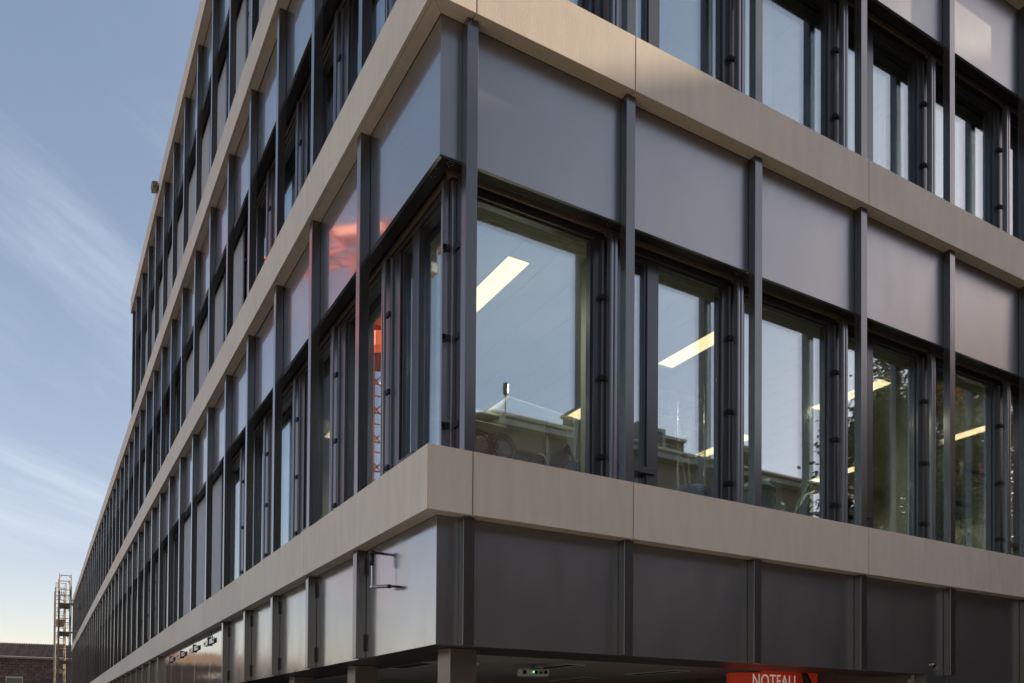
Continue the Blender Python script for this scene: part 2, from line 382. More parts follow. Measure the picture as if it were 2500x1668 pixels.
# spandrel panels (under each band), each a sheet with a returned lip
def panel_mesh(side, length, h, mt):
    m = FB(side); m.bx(.004, length-.004, .149, .153, 0, h); m.bx(.004, length-.004, .153, .180, 0, .004)
    return m.mesh('spandrel_panel', mt, .0008)
def panels(zp, zb, ye, nl, mtR, mtL):
    # corner pieces: one folded sheet round the corner
    MB().prism([(.149, .149), (R0-.01, .149), (R0-.01, .153), (.153, .153), (.153, L0-.004), (.149, L0-.004)], zp, zb).build('corner_panel', mtR, bld) if False else None
    m = MB(); m.box(.1495, axR(0)-.004, .149, .153, zp, zb); m.box(.153, axR(0)-.004, .1535, .180, zp, zp+.004); m.build('spandrel_panel', mtR, bld)
    m = MB(); m.box(.149, .153, .1535, axL(0)-.004, zp, zb); m.box(.1535, .180, .18, axL(0)-.004, zp, zp+.004); m.build('spandrel_panel', mtL, bld)
    me = panel_mesh('R', W, zb-zp, mtR)
    for n in range(NR): inst('spandrel_panel', me, bld, (axR(n), random.uniform(0, .0015), zp)).rotation_euler = (random.uniform(-.001, .001), 0, random.uniform(-.0008, .0008))
    me = panel_mesh('L', WL, zb-zp, mtL)
    for n in range(nl): inst('spandrel_panel', me, bld, (random.uniform(0, .0015), axL(n), zp)).rotation_euler = (0, random.uniform(-.001, .001), random.uniform(-.0008, .0008))
panels(PC, CB+.004, YE, NL-1, M['panel_dull'], M['panel']); panels(PD, DB+.004, YE, NL-1, M['panel_dull'], M['panel']); panels(PE, EB+.004, YEE, NE-1, M['panel_dull'], M['panel'])
FB('L').bx(axL(NE-1)+.004, YEE-.01, .149, .153, PE, EB+.004).build('spandrel_panel', M['panel'], bld)
# low level
m = MB(); m.box(.1495, axR(0)-.004, .149, .153, PB, BB+.004); m.build('spandrel_panel', M['panel_dull'], bld)
MB().box(.149, .153, .1535, axL(0)-.004, PB, BB+.004).build('spandrel_panel', M['panel_silver'], bld)
me = FB('R').bx(.004, W-.004, .149, .153, 0, BB+.004-PB).mesh('spandrel_panel', M['panel_dull'], .0008)
for n in range(4): 
    if n != 3: inst('spandrel_panel', me, bld, (axR(n), 0, PB))
def lpanel():   # bay with the edge of the passage: the sheet steps down to the ground
    pts = [(axR(3)+.004, PB), (6.377, PB), (6.377, 0), (axR(4)-.004, 0), (axR(4)-.004, BB+.004), (axR(3)+.004, BB+.004)]
    n = len(pts); vs = [(x, .149, z) for x, z in pts]+[(x, .153, z) for x, z in pts]
    return MB().add(vs, [tuple(range(n)), tuple(range(n, 2*n))[::-1]]+[(i, (i+1) % n, n+(i+1) % n, n+i) for i in range(n)])
lpanel().build('spandrel_panel', M['panel_dull'], bld)
me = FB('R').bx(.004, W-.004, .149, .153, 0, BB+.004).mesh('cladding_panel', M['panel_dull'], .0008)
for n in range(4, NR): inst('cladding_panel', me, bld, (axR(n), 0, 0))
me = FB('L').bx(.004, WL-.004, .149, .153, 0, BB+.004-PB).mesh('spandrel_panel', M['panel_silver'], .0008)
for n in range(4): inst('spandrel_panel', me, bld, (0, axL(n), PB))
me = FB('L').bx(.004, WL-.004, .149, .153, 0, BB+.004).mesh('cladding_panel', M['panel'], .0008)
for n in range(9, NL-1): inst('cladding_panel', me, bld, (0, axL(n), 0))
# black hinge pieces between the low panels and fins on the long side
hm = FB('L').bx(.050, .064, .09, .147, 0, .14).mesh('hinge', M['black'])
hm2 = FB('L').bx(-.062, -.052, .128, .1485, 0, .16).mesh('hinge', M['black'])
for n in range(0, 5):
    for z in (2.36, 3.08): inst('hinge', hm2, bld, (0, axL(n)+.02, z))
# tall hinged doors of mirror-bright sheet between the 5th and 10th axis
dm = FB('L').bx(.005, WL-.005, .140, .149, 0, BB-.004).mesh('door', M['door'], .001)
hgm = FB('L'); hgm.bx(-.50, -.022, .112, .126, 0, .09); hgm.bx(.022, .50, .112, .126, 0, .09); hgm = hgm.mesh('hinge_plate', M['rail'], .002)
hpm = FB('L').bx(-.019, .019, .100, .1395, -.02, .13).mesh('hinge_pin', M['black'], .002)
bolt = MB().lathe((0, 0, 0), [(.018, 0), (.018, .012), (.006, .015)], 8, 'x').mesh('bolt', M['steel'])
for n in range(4, 9):
    d = inst('door', dm, bld, (0, axL(n), 0))
    if n > 4:
        inst('hinge_plate', hgm, d, (0, 0, 3.08)); inst('hinge_pin', hpm, d, (0, 0, 3.08))
        for sx in (-.41, .41): inst('bolt', bolt, d, (.098, sx, 3.13))
    if n == 5:
        st = MB()
        st.tube([(.12, -.13, 3.18), (.12, 0, 3.31)], .010, 6); st.tube([(.12, .13, 3.18), (.12, 0, 3.31)], .010, 6)
        st.build('hanger_strap', M['rail'], d)

# soffit sheets between panel and window head, blind cassette lip
def soffits(zp, ye, nl, zt):
    a = MB(); a.box(.184, XE, .184, .285, zp+.006, zp+.010); a.build('soffit_sheet', M['black'], bld)
    a = MB(); a.box(.184, .285, .287, ye-.1, zp+.006, zp+.010); a.build('soffit_sheet', M['black'], bld)
    a = MB(); a.box(.30, XE, .335, .350, zp-.004, zp+.06); a.build('cassette_lip', M['lip'], bld)
    a = MB(); a.box(.335, .350, .352, ye-.1, zp-.004, zp+.06); a.build('cassette_lip', M['lip'], bld)
    a = MB(); a.prism([(.35, .35), (XE, .35), (XE, .6), (.6, .6), (.6, ye-.1), (.35, ye-.1)], zp+.012, zp+.09); a.build('head_lining', M['black'], bld)
    a = MB(); a.prism([(.286, .286), (XE, .286), (XE, .334), (.334, .334), (.334, ye-.1), (.286, ye-.1)], zp+.07, zp+.09); a.build('cassette_back', M['black'], bld)
    a = MB(); a.prism([(.50, .50), (XE, .50), (XE, .60), (.60, .60), (.60, ye-.1), (.50, ye-.1)], zp+.09, zt); a.build('spandrel_lining', M['black'], bld)
soffits(PC, YE, NL, CB); soffits(PD, YE, NL, DB); soffits(PE, YEE, NE, EB)
# screw heads in the soffit near the corner and fins
scr = MB().lathe((0, 0, 0), [(.004, 0), (.006, .002)], 6).mesh('screw', M['steel'])
for (x, y) in ((.20, .33), (.28, .20), (.21, .45), (.235, .43)): inst('screw', scr, bld, (x, y, PC+.002))
for n in range(0, 5):
    for dx, dy in ((-.02, .20), (.02, .205), (-.025, .23), (.015, .235), (0, .255)):
        inst('screw', scr, bld, (axR(n)-.11+dx, dy, PC+.003))

# ------------------------------------------------------------------ windows
DEPTH = {'R': (.40, .52, .455), 'L': (.36, .48, .417)}     # frame front, frame back, outer pane
def win_proto(side, kind, h, w, detail=True, blind=False, lo=.155, hi=None):
    """frame mesh (the part) and its sub-parts; local s=0 at the axis, z=0 at the sill, h up to the soffit"""
    FD0, FD1, GD = DEPTH[side]; pw = .155 if side == 'R' else .285
    hi = w-pw if hi is None else hi
    f = FB(side); top = h-.055; bot = .045
    s0, s1 = lo-.155, hi+pw
    f.bx(s0, lo, FD0, FD1, 0, h); f.bx(hi, s1, FD0, FD1, 0, h)
    f.bx(lo, hi, FD0, FD1, top, h); f.bx(lo, hi, FD0, FD1, 0, bot)
    # inner step of the frame
    for a, b in ((lo, lo+.018), (hi-.018, hi)): f.bx(a, b, FD0+.035, FD1-.02, bot, top)
    f.bx(lo+.018, hi-.018, FD0+.035, FD1-.02, top-.016, top)
    me = f.mesh('window', M['frame'], .002); subs = []
    if kind == 'split':
        if side == 'R': ms0, ms1 = lo+.315, lo+.452
        else: ms0, ms1 = hi-.44, hi-.29
        subs.append(('mullion', FB(side).bx(ms0, ms1, FD0+.001, FD1-.01, bot+.001, top-.001).mesh('mullion', M['frame'], .002)))
        ng = (lo+.018, ms0) if side == 'R' else (ms1, hi-.018); mg = (ms1, hi-.018) if side == 'R' else (lo+.018, ms0)
        # vent sash and its low rail
        v = FB(side); a, b = ng
        v.bx(a, a+.022, FD0+.02, GD+.05, bot+.002, top-.018); v.bx(b-.022, b, FD0+.02, GD+.05, bot+.002, top-.018); v.bx(a+.022, b-.022, FD0+.02, GD+.05, top-.045, top-.018)
        v.bx(a+.022, b-.022, FD0+.02, GD+.05, bot+.002, bot+.03)
        subs.append(('vent_sash', v.mesh('vent_sash', M['frame'], .001)))
        if detail:
            lo_r = (a-.02, b+.09) if side == 'R' else (a-.09, b+.02)
            subs.append(('guard_rail', FB(side).bx(lo_r[0], lo_r[1], FD0-.025, FD0-.001, .245, .305).mesh('guard_rail', M['frame'], .003)))
        g1 = FB(side); g1.bx(a+.022, b-.022, GD, GD+.006, bot+.03, top-.045); 
        if detail: g1.bx(a+.022, b-.022, GD+.022, GD+.028, bot+.03, top-.045)
        subs.append(('pane', g1.mesh('pane', M['glass'])))
        a, b = mg
    else: a, b = lo+.018, hi-.018
    g2 = FB(side); g2.bx(a, b, GD, GD+.006, bot, top-.016)
    if detail: g2.bx(a, b, GD+.028, GD+.034, bot, top-.016)
    subs.append(('pane', g2.mesh('pane', M['glass'])))
    if blind:
        subs.append(('blind', FB(side).bx(.05, w-.05, .325, .331, .03, h).mesh('blind', M['blind'])))
        subs.append(('bottom_bar', FB(side).bx(.05, w-.05, .315, .340, 0.005, .03).mesh('bottom_bar', M['rail'])))
    return me, subs
def rails(side, h, detail=True):
    subs = []; FD0 = DEPTH[side][0]
    for a, b in ((-.041, -.004), (.004, .041)):
        f = FB(side); f.bx(a, b, .302, FD0-.042, .004, h-.02)
        f.bx(a+.006, b-.006, .296, .302, .004, h-.02)
        subs.append(('guide_rail', f.mesh('guide_rail', M['rail'], .0015)))
    subs.append(('batten', FB(side).bx(-.125 if side == 'L' else -.075, -.075 if side == 'L' else -.055, FD0-.020, FD0-.001, .004, h-.05).mesh('batten', M['rail'], .001)))
    if detail:
        for z in (h-.61, h-1.36, h-2.09):
            if z > .1:
                f = FB(side); f.bx(-.100, -.030, FD0-.044, FD0-.021, z, z+.045); f.bx(-.100, -.086, FD0-.021, FD0, z, z+.045)
                subs.append(('clip', f.mesh('clip', M['black'], .001)))
        f = FB(side); f.bx(-.075, -.05, .33, .36, h-.035, h-.004); subs.append(('cable_guide', f.mesh('cable_guide', M['rail'], .002)))
    return subs
def place_window(proto, axis_subs, side, s, z):
    me, subs = proto
    o = inst('window', me, bld, at(side, s, 0, z))
    for nm, sm in subs+axis_subs:
        k = inst(nm, sm, o)
        if nm == 'pane':   # no two panes sit quite alike in their frames
            ta, tb = random.uniform(-.0016, .0016), random.uniform(-.0018, .0018)
            k.rotation_euler = (ta, 0, tb) if side == 'R' else (0, ta, tb)
    return o
FAR = 14
for zt, zp, ye in ((BT+.004, PC, YE), (CT+.004, PD, YE), (DT+.004, PE, YEE)):
    h = zp-zt+.006; storey = {PC: 'C', PD: 'D', PE: 'E'}[zp]
    P = {}
    for side, w in (('R', W), ('L', WL)):
        for k in ('wide', 'split'):
            P[side, k, 0, 1] = win_proto(side, k, h, w)
            P[side, k, 1, 1] = win_proto(side, k, h, w, blind=True)
            P[side, k, 0, 0] = win_proto(side, k, h, w, detail=False)
            P[side, k, 1, 0] = win_proto(side, k, h, w, detail=False, blind=True)
    rr = {s: rails(s, h) for s in 'RL'}; rf = {s: rails(s, h, False) for s in 'RL'}
    for n in range(NR):
        k = 'wide' if n % 2 == 0 else 'split'
        place_window(P['R', k, 0, 1], rr['R'] if n else [], 'R', axR(n), zt)
    # corner bay of the long side
    cw = win_proto('L', 'split', h, WL, lo=.155, hi=1.48-.405)
    place_window(cw, [], 'L', .56-.155, zt)
    nl = NL-1 if ye == YE else NE-1
    for n in range(nl):
        b = n+1   # bay number counted from the corner
        blind = {'C': b in (6, 7, 8) or (b > 16 and b % 5 in (0, 1)), 'D': b in (5, 6, 7, 8) or (b > 12 and b % 4 == 1), 'E': b >= 4}[storey]
        near = n < FAR
        place_window(P['L', 'wide' if b % 2 else 'split', int(blind), int(near)], (rr if near else rf)['L'], 'L', axL(n), zt)
    # corner post with the rail pairs of both facades and their brackets
    cp = inst('corner_post', MB().box(.361, .556, .40, .556, 0, h).mesh('corner_post', M['frame'], .003), bld, (0, 0, zt))
    a = MB(); a.box(.362, .399, .356, .399, .004, h-.02); inst('guide_profile', a.mesh('guide_profile', M['rail'], .002), cp)
    a = MB(); a.box(.302, .350, .400, .440, .004, h-.02); a.box(.296, .302, .404, .436, .004, h-.02); inst('guide_rail', a.mesh('guide_rail', M['rail'], .0015), cp)
    a = MB(); a.box(.400, .440, .302, .350, .004, h-.02); a.box(.404, .436, .296, .302, .004, h-.02); inst('guide_rail', a.mesh('guide_rail', M['frame'], .0015), cp)
    for z in (h-.61, h-1.36, h-2.09):
        if z > .1:
            a = MB(); a.box(.300, .398, .384, .399, z, z+.05); a.box(.300, .316, .384, .399, z-.02, z+.05); inst('clip', a.mesh('clip', M['black'], .001), cp)
            a = MB(); a.box(.384, .3985, .290, .382, z, z+.05); inst('clip', a.mesh('clip', M['black'], .001), cp)

# ------------------------------------------------------------------ open passage under the corner
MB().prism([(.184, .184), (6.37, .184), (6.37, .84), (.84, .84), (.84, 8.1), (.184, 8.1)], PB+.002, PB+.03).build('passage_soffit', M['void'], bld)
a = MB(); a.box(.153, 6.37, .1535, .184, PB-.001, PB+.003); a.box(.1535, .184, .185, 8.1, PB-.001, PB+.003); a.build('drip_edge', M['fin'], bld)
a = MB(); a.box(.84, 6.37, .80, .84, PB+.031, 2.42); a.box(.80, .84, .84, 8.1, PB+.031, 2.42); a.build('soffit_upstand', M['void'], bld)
pc = MB(); gx = .005
for i in range(5):
    for j in range(8):
        x0 = .845+i*1.25; y0 = .845+j*1.25; x1 = min(x0+1.25, 6.7)
        if x1 > x0+.1: pc.box(x0+gx, x1-gx, y0+gx, y0+1.25-gx, 2.42, 2.44)
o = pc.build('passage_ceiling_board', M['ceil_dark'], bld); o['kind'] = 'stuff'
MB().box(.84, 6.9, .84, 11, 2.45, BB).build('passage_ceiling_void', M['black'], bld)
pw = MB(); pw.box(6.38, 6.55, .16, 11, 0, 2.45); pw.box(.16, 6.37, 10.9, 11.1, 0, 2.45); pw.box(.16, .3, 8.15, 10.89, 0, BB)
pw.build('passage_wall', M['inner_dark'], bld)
cm = MB().box(-.125, .125, -.12, .12, 0, PB+.001).mesh('column', M['column'], .004)
for x, y in ((.517, .52), (.517, 2.86), (.517, 5.25), (3.6, 5.2)): inst('column', cm, bld, (x, y, 0))
cp2 = MB().box(-.17, .17, -.17, .17, PB-.008, PB-.001).mesh('cap_plate', M['fin'], .001)
for x, y in ((.517, .52), (.517, 2.86), (.517, 5.25)): inst('cap_plate', cp2, bld, (x, y, 0))
# ceiling lights of the passage: recess shade painted black, lit edges painted as white trim
tl = MB(); lw, ll = .13, .55
tl.box(-lw, lw, -ll, -ll+.012, -.010, .0); tl.box(-lw, lw, ll-.012, ll, -.010, .0); tl.box(-lw, -lw+.012, -ll+.012, ll-.012, -.010, .0); tl.box(lw-.012, lw, -ll+.012, ll-.012, -.010, .0)
tlm = tl.mesh('trim', M['white']); trm = MB().box(-lw+.012, lw-.012, -ll+.012, ll-.012, -.003, 0).mesh('tray', M['black'])
pl = [((3.13, 3.1), 'unlit recessed light with lit edges painted white just behind the white projector'), ((4.87, 3.17), 'unlit recessed light with lit edges painted white left of the red emergency sign'),
      ((4.87, 5.2), 'deeper unlit recessed light seen below the one beside the red sign'), ((1.55, 3.9), 'unlit recessed light peeking out right of the corner column'), ((.95, 5.0), 'unlit recessed light between the two front columns')]
for (x, y), lb in pl:
    t = thing('ceiling_light', lb, 'ceiling light', (x, y, 2.419), 0, 'recessed lights under the passage'); inst('trim', tlm, t); inst('tray', trm, t)

# ------------------------------------------------------------------ ground and setting
def sheet(name, x0, x1, y0, y1, z, m, kind='structure'):
    o = MB().add([(x0, y0, z), (x1, y0, z), (x1, y1, z), (x0, y1, z)], [(0, 1, 2, 3)]).build(name, m); o['kind'] = kind; return o
sheet('ground', -1200, 1200, -1200, 1200, 0, M['asphalt'])
pv = MB().box(-2.2, 30, -1.6, 80, .0, .12).build('pavement', M['paving']); pv['kind'] = 'structure'
sheet('forecourt', -40, -2.35, -3, 75, .004, M['paving'])
sheet('street_square', -40, 7, -15.7, -3.25, .004, M['paving'])  # unseen pale paving laid to bounce warm light onto bands and soffits

# ------------------------------------------------------------------ things on the building
# gas strut on the first low panel
gs = thing('gas_strut', 'gas strut with black ball head and silver rod on the corner panel', 'strut')
X_ = .03; Y_ = 1.275
a = MB(); a.lathe((X_, Y_, 3.205), [(.0, -.028), (.024, -.018), (.028, 0), (.024, .018), (.0, .028)], 12); a.tube([(X_, Y_, 3.205), (.148, Y_+.10, 3.23)], .012, 8); a.tube([(X_, Y_, 3.19), (X_, Y_, 3.09)], [.022, .018], 10); a.build('ball_head', M['black'], gs, smooth=True)
MB().tube([(X_, Y_, 3.09), (X_, Y_, 2.905)], .006, 8).build('rod', M['steel'], gs)
a = MB(); a.lathe((X_, Y_, 2.90), [(0, -.016), (.014, -.008), (.014, .008), (0, .016)], 10); a.tube([(X_, Y_, 2.90), (X_+.01, Y_-.07, 2.890)], .008, 8); a.build('joint', M['steel'], gs)
MB().tube([(X_+.01, Y_-.06, 2.892), (.075, Y_-.30, 2.865)], .016, 14).build('cylinder', M['rail'], gs)
MB().tube([(.075, Y_-.30, 2.865), (.078, Y_-.32, 2.862)], .018, 14).build('end_cap', M['black'], gs)
MB().tube([(.078, Y_-.32, 2.862), (.149, Y_-.36, 2.86)], .010, 8).build('anchor', M['black'], gs)
# floodlight on the roof edge
fl = thing('floodlight', 'box floodlight sticking out from the roof edge on the long side', 'floodlight', (0, 16.9, 15.30))
MB().obox((-.09, 0, -.02), (.065, 0, .015), (0, .17, 0), (-.015, 0, .065)).build('housing', M['bronze'], fl, .01)
MB().obox((-.10, 0, -.092), (.05, 0, .012), (0, .13, 0), (-.001, 0, .004)).build('lens', M['rail'], fl)
MB().obox((-.03, 0, .0), (.035, 0, 0), (0, .05, 0), (0, 0, .05)).build('bracket', M['black'], fl)
# projector hanging under the passage ceiling
pj = thing('projector', 'grey projector with green light hanging from the passage ceiling', 'projector', (2.72, 2.9, 2.31), R(-28))
MB().box(-.19, .19, -.13, .13, -.035, .045).build('housing', M['cream'], pj, .012)
MB().lathe((0, 0, 0), [(.05, .045), (.05, .06), (.02, .065), (.02, .115)], 12).build('mount', M['rail'], pj)
for x in (.03, .09, .145): MB().lathe((x, -.131, .005), [(.022, -.012), (.022, 0)], 12, 'y').build('socket', M['black'], pj)
MB().lathe((-.11, -.131, .005), [(.026, -.01), (.026, 0), (.016, 0)], 14, 'y').build('lens', M['screen'], pj)
MB().lathe((.0, -.132, .01), [(.006, -.004), (.006, 0)], 8, 'y').build('indicator_light', M['green_led'], pj)
MB().tube([(.09, -.14, .01), (.10, -.17, .02), (.095, -.16, .07), (.05, -.08, .10)], .006, 6).build('cable', M['white'], pj)
sm_ = thing('smoke_detector', 'round white smoke detector on the dark passage ceiling', 'smoke detector', (2.0, 3.05, 2.418))
MB().lathe((0, 0, 0), [(.05, 0), (.05, -.015), (.035, -.035), (.015, -.04)], 14).build('housing', M['white'], sm_)
MB().lathe((0, 0, 0), [(.008, -.041), (.008, -.045)], 8).build('indicator', M['black'], sm_)
# chrome camera lamp and bronze bracket at the passage edge
sp = thing('wall_camera', 'small chrome camera on the dark cladding above the passage edge', 'camera', (6.49, .149, 2.385))
a = MB(); a.box(-.022, .022, -.03, 0, .008, .042); a.build('housing', M['steel'], sp, .004)
MB().tube([(.012, -.03, .02), (.014, -.05, .0), (.005, -.045, -.03), (-.02, -.03, -.035)], .006, 8).build('arm', M['steel'], sp)
MB().lathe((-.02, -.035, .01), [(.014, -.02), (.014, .012)], 10, 'y').build('lens', M['black'], sp)
br = thing('door_track', 'bright bent metal track end showing at the passage edge', 'track', (6.34, .30, 2.2))
a = MB(); a.box(.0, .006, -.02, .02, -.12, .095); a.box(-.05, 0, -.02, .02, -.03, -.024); a.box(-.056, -.05, -.02, .02, -.024, .04); a.build('profile', M['trim'], br)
MB().lathe((-.02, -.021, -.07), [(.014, 0), (.014, .04)], 10, 'y').build('roller', M['steel'], br)

# red emergency sign
def text_mesh(body, size, extr=.002):
    cu = bpy.data.curves.new('t', 'FONT'); cu.body = body; cu.size = size; cu.extrude = extr; cu.space_character = 1.04; cu.resolution_u = 4
    ob = bpy.data.objects.new('t', cu); COL.objects.link(ob); dg = bpy.context.evaluated_depsgraph_get(); me = bpy.data.meshes.new_from_object(ob.evaluated_get(dg))
    bpy.data.objects.remove(ob); return me
sg = thing('emergency_sign', 'red emergency sign lettered NOTFALL under the edge of the passage', 'sign')
MB().add([], []); 
a = MB(); a.prism([(5.28, 1.60), (6.27, 1.60), (6.27, 1.66), (5.28, 1.66)], 1.55, 2.375); a.build('board', M['redsign'], sg, .004)
a = MB(); a.prism([(4.97, 1.86), (5.278, 1.60), (5.278, 1.66), (4.97, 1.92)], 1.55, 2.352); a.build('side_board', M['redsign'], sg, .004)
tm = text_mesh('NOTFALL', .235); tm.materials.clear(); tm.materials.append(M['letters'])
t = inst('lettering', tm, sg, (5.03, 1.545, 2.165)); t.rotation_euler = (R(90), 0, 0); t.scale = (.78, 1, 1)
# backing of the letters: a frame rail carries them just in front of the boards
MB().box(5.03, 5.95, 1.552, 1.562, 2.20, 2.22).build('letter_rail', M['redsign'], sg)
# dark pendant in front of it and the post beside
pd = thing('pendant_lamp', 'dark slanted lamp hanging in front of the last letters of the red sign', 'lamp', (5.85, 1.42, 2.25))
a = MB(); a.tube([(-.06, 0, .13), (.06, 0, -.10), (.12, 0, -.20)], [.035, .06, .085], 12); a.build('shade', M['black'], pd)
MB().tube([(-.06, 0, .13), (-.08, 0, .168)], .012, 8).build('stem', M['black'], pd)
rp_ = thing('red_post', 'narrow red post standing right of the emergency sign', 'post', (6.30, 1.9, 0))
MB().box(.30-.045, .30+.045-.27+.0, -.03, .03, 0, 2.40) ; MB().box(-.045, .045, -.03, .03, 0, 2.40).build('post_body', M['redsign'], rp_, .004); MB().box(-.055, .055, -.04, .04, 2.40, 2.418).build('top_plate', M['rail'], rp_)

# ------------------------------------------------------------------ lit ceiling lights on the first floor
dfm = MB().box(-.122, .122, -.565, .565, -.008, -.002).mesh('diffuser', M['lamp'])
tf = MB(); tf.box(-.130, .130, -.573, -.565, -.010, 0); tf.box(-.130, .130, .565, .573, -.010, 0); tf.box(-.130, -.122, -.565, .565, -.010, 0); tf.box(.122, .130, -.565, .565, -.010, 0)
tfm = tf.mesh('frame', M['white'])
nm = {0: 'behind the corner window', 1: 'behind the second window from the corner', 2: 'behind the third window from the corner', 3: 'far right, behind the fifth window'}
rown = ['front', 'second', 'third']
for i in range(4):
    for j in range(4 if i == 0 else 3):
        x = 1.507+i*2.813; y = 1.787+j*2.41
        rr_ = rown[j] if j < 3 else 'fourth'
        t = thing('ceiling_light', f'lit ceiling light, {rr_} row from the glass, {nm[i]}', 'ceiling light', (x, y, 6.268), 0, 'lit ceiling lights on the first floor')
        inst('diffuser', dfm, t); inst('frame', tfm, t)
        ld = bpy.data.lights.new('lamp_light', 'SPOT'); ld.energy = 42; ld.color = (1, .93, .76); ld.spot_size = R(168); ld.spot_blend = 1; ld.shadow_soft_size = .0; lo_ = bpy.data.objects.new('lamp_light', ld); COL.objects.link(lo_); lo_.parent = t; lo_.location = (0, 0, -.02)

# ------------------------------------------------------------------ stored things behind the first-floor glass
FLZ = BT+.002
# beige bed end
b = thing('hospital_bed', 'raised grey green bed end standing left in the corner window', 'bed', (1.25, 1.35, FLZ))
MB().box(-.40, .16, -.04, .04, .70, .80).build('rail', M['cream'], b, .01)
MB().box(.17, .27, -.06, .06, 0, .92).build('post', M['cream'], b, .012)
MB().box(-.42, .14, .0, .9, .83, .93).build('mattress', M['inner_col'], b, .03)
MB().box(-.42, .16, -.03, .03, .42, .46).build('lower_rail', M['cream'], b, .005)
MB().box(-.40, .16, .05, .85, .60, .66).build('bed_frame', M['rail'], b, .005)
for x, y in ((-.36, .1), (-.36, .8), (.1, .8)): MB().box(x-.02, x+.02, y-.02, y+.02, 0, .60).build('leg', M['rail'], b)
# cable reels
def reel(x, y, z, lab, m2):
    t = thing('cable_reel', lab, 'cable reel', (x, y, z), 0, 'cable reels in the corner window')
    MB().lathe((0, -.04, 0), [(.062, 0), (.062, .012)], 24, 'y').build('cap', M['white'], t)
    a = MB()
    for r, dy in ((.10, 0), (.125, .03), (.15, .01), (.17, .04)):
        a.tube([(r*math.cos(2*math.pi*k/20), dy, r*math.sin(2*math.pi*k/20)) for k in range(21)], .009, 5)
    a.build('cable_coil', m2, t)
    for dz in (-.018, .018): MB().lathe((0, -.042, dz), [(.007, 0), (.007, .003)], 8, 'y').build('hole', M['black'], t)
    MB().box(-.03, .03, .05, .08, -.45-z+z, -.17).build('stand', M['black'], t)
    MB().box(-.14, .14, -.06, .14, -.50, -.45).build('foot', M['black'], t)
reel(1.12, 1.28, 4.37, 'cable reel with blue coil, leftmost in the corner window', M['blue'])
reel(1.36, 1.26, 4.37, 'cable reel with white cap and black coil beside the bed post', M['cable'])
# sloped cabinet hood
c = thing('equipment_hood', 'large pale green hood filling the middle of the corner window', 'equipment')
a = MB(); pts = [(1.50, 4.93), (1.58, 5.04), (2.46, 4.97), (2.42, 4.47), (1.95, 4.50), (1.62, 4.50), (1.55, 4.62)]
n = len(pts); vs = [(x, 1.55, z) for x, z in pts]+[(x, 2.2, z) for x, z in pts]
a.add(vs, [tuple(range(n)), tuple(range(n, 2*n))[::-1]]+[(i, (i+1) % n, n+(i+1) % n, n+i) for i in range(n)]); a.build('cover', M['inner_col'], c, .015)
MB().box(1.60, 1.95, 1.60, 2.1, 4.36, 4.47).build('tray', M['rail'], c, .01)
MB().box(1.80, 1.86, 1.80, 1.86, FLZ+.03, 4.36).build('stem', M['steel'], c)
MB().box(1.62, 2.06, 1.62, 2.06, FLZ, FLZ+.03).build('base', M['rail'], c, .01)
# wheelchair
wc = thing('wheelchair', 'folded wheelchair with perforated grey back plate in the corner window', 'wheelchair', (1.95, 1.22, FLZ))
a = MB(); pts = [(-.10, .86), (.12, .86), (.17, .52), (-.08, .52)]; n = 4
a.add([(x, 0, z) for x, z in pts]+[(x, .015, z) for x, z in pts], [(0, 1, 2, 3), (7, 6, 5, 4)]+[(i, (i+1) % n, n+(i+1) % n, n+i) for i in range(n)]); a.build('back_plate', M['panel_dull'], wc)
for sx in (-.16, .26):
    a = MB(); a.tube([(sx, .12+.0, .31)]+[], .01) if False else None
    a.tube([(sx, .15+.29*math.cos(2*math.pi*k/28), .30+.29*math.sin(2*math.pi*k/28)) for k in range(29)], .013, 6)
    for k in range(8): a.tube([(sx, .15, .30), (sx, .15+.285*math.cos(math.pi*k/4), .30+.285*math.sin(math.pi*k/4))], .003, 4)
    a.build('wheel', M['cable'], wc)
a = MB()
for sx in (-.12, .20): a.tube([(sx, -.03, .92), (sx, 0, .84), (sx, .02, .40), (sx, .35, .36), (sx, .40, .05)], .011, 6)
a.tube([(-.12, .02, .42), (.20, .02, .42)], .01, 6); a.build('frame', M['chrome'], wc)
MB().box(-.12, .20, .03, .38, .40, .44).build('seat', M['cable'], wc, .01)
cc = thing('cable_bundle', 'dark green bundle of hanging cables right in the corner window', 'cable')
for k in range(9):
    r = .05+.013*k; x = 2.02+.004*k; a = MB()
    a.tube([(x+r*1.15*math.sin(2*math.pi*i/18), 1.12+.012*k, 4.29+.20*math.cos(2*math.pi*i/18)-.02*k*.3) for i in range(19)], .007, 5)
    a.build('cable_loop', M['cable'], cc)
MB().tube([(2.02, 1.17, 4.49), (2.02, 1.30, 4.52), (2.02, 1.5, 4.50)], .012, 8).build('hook', M['chrome'], cc)

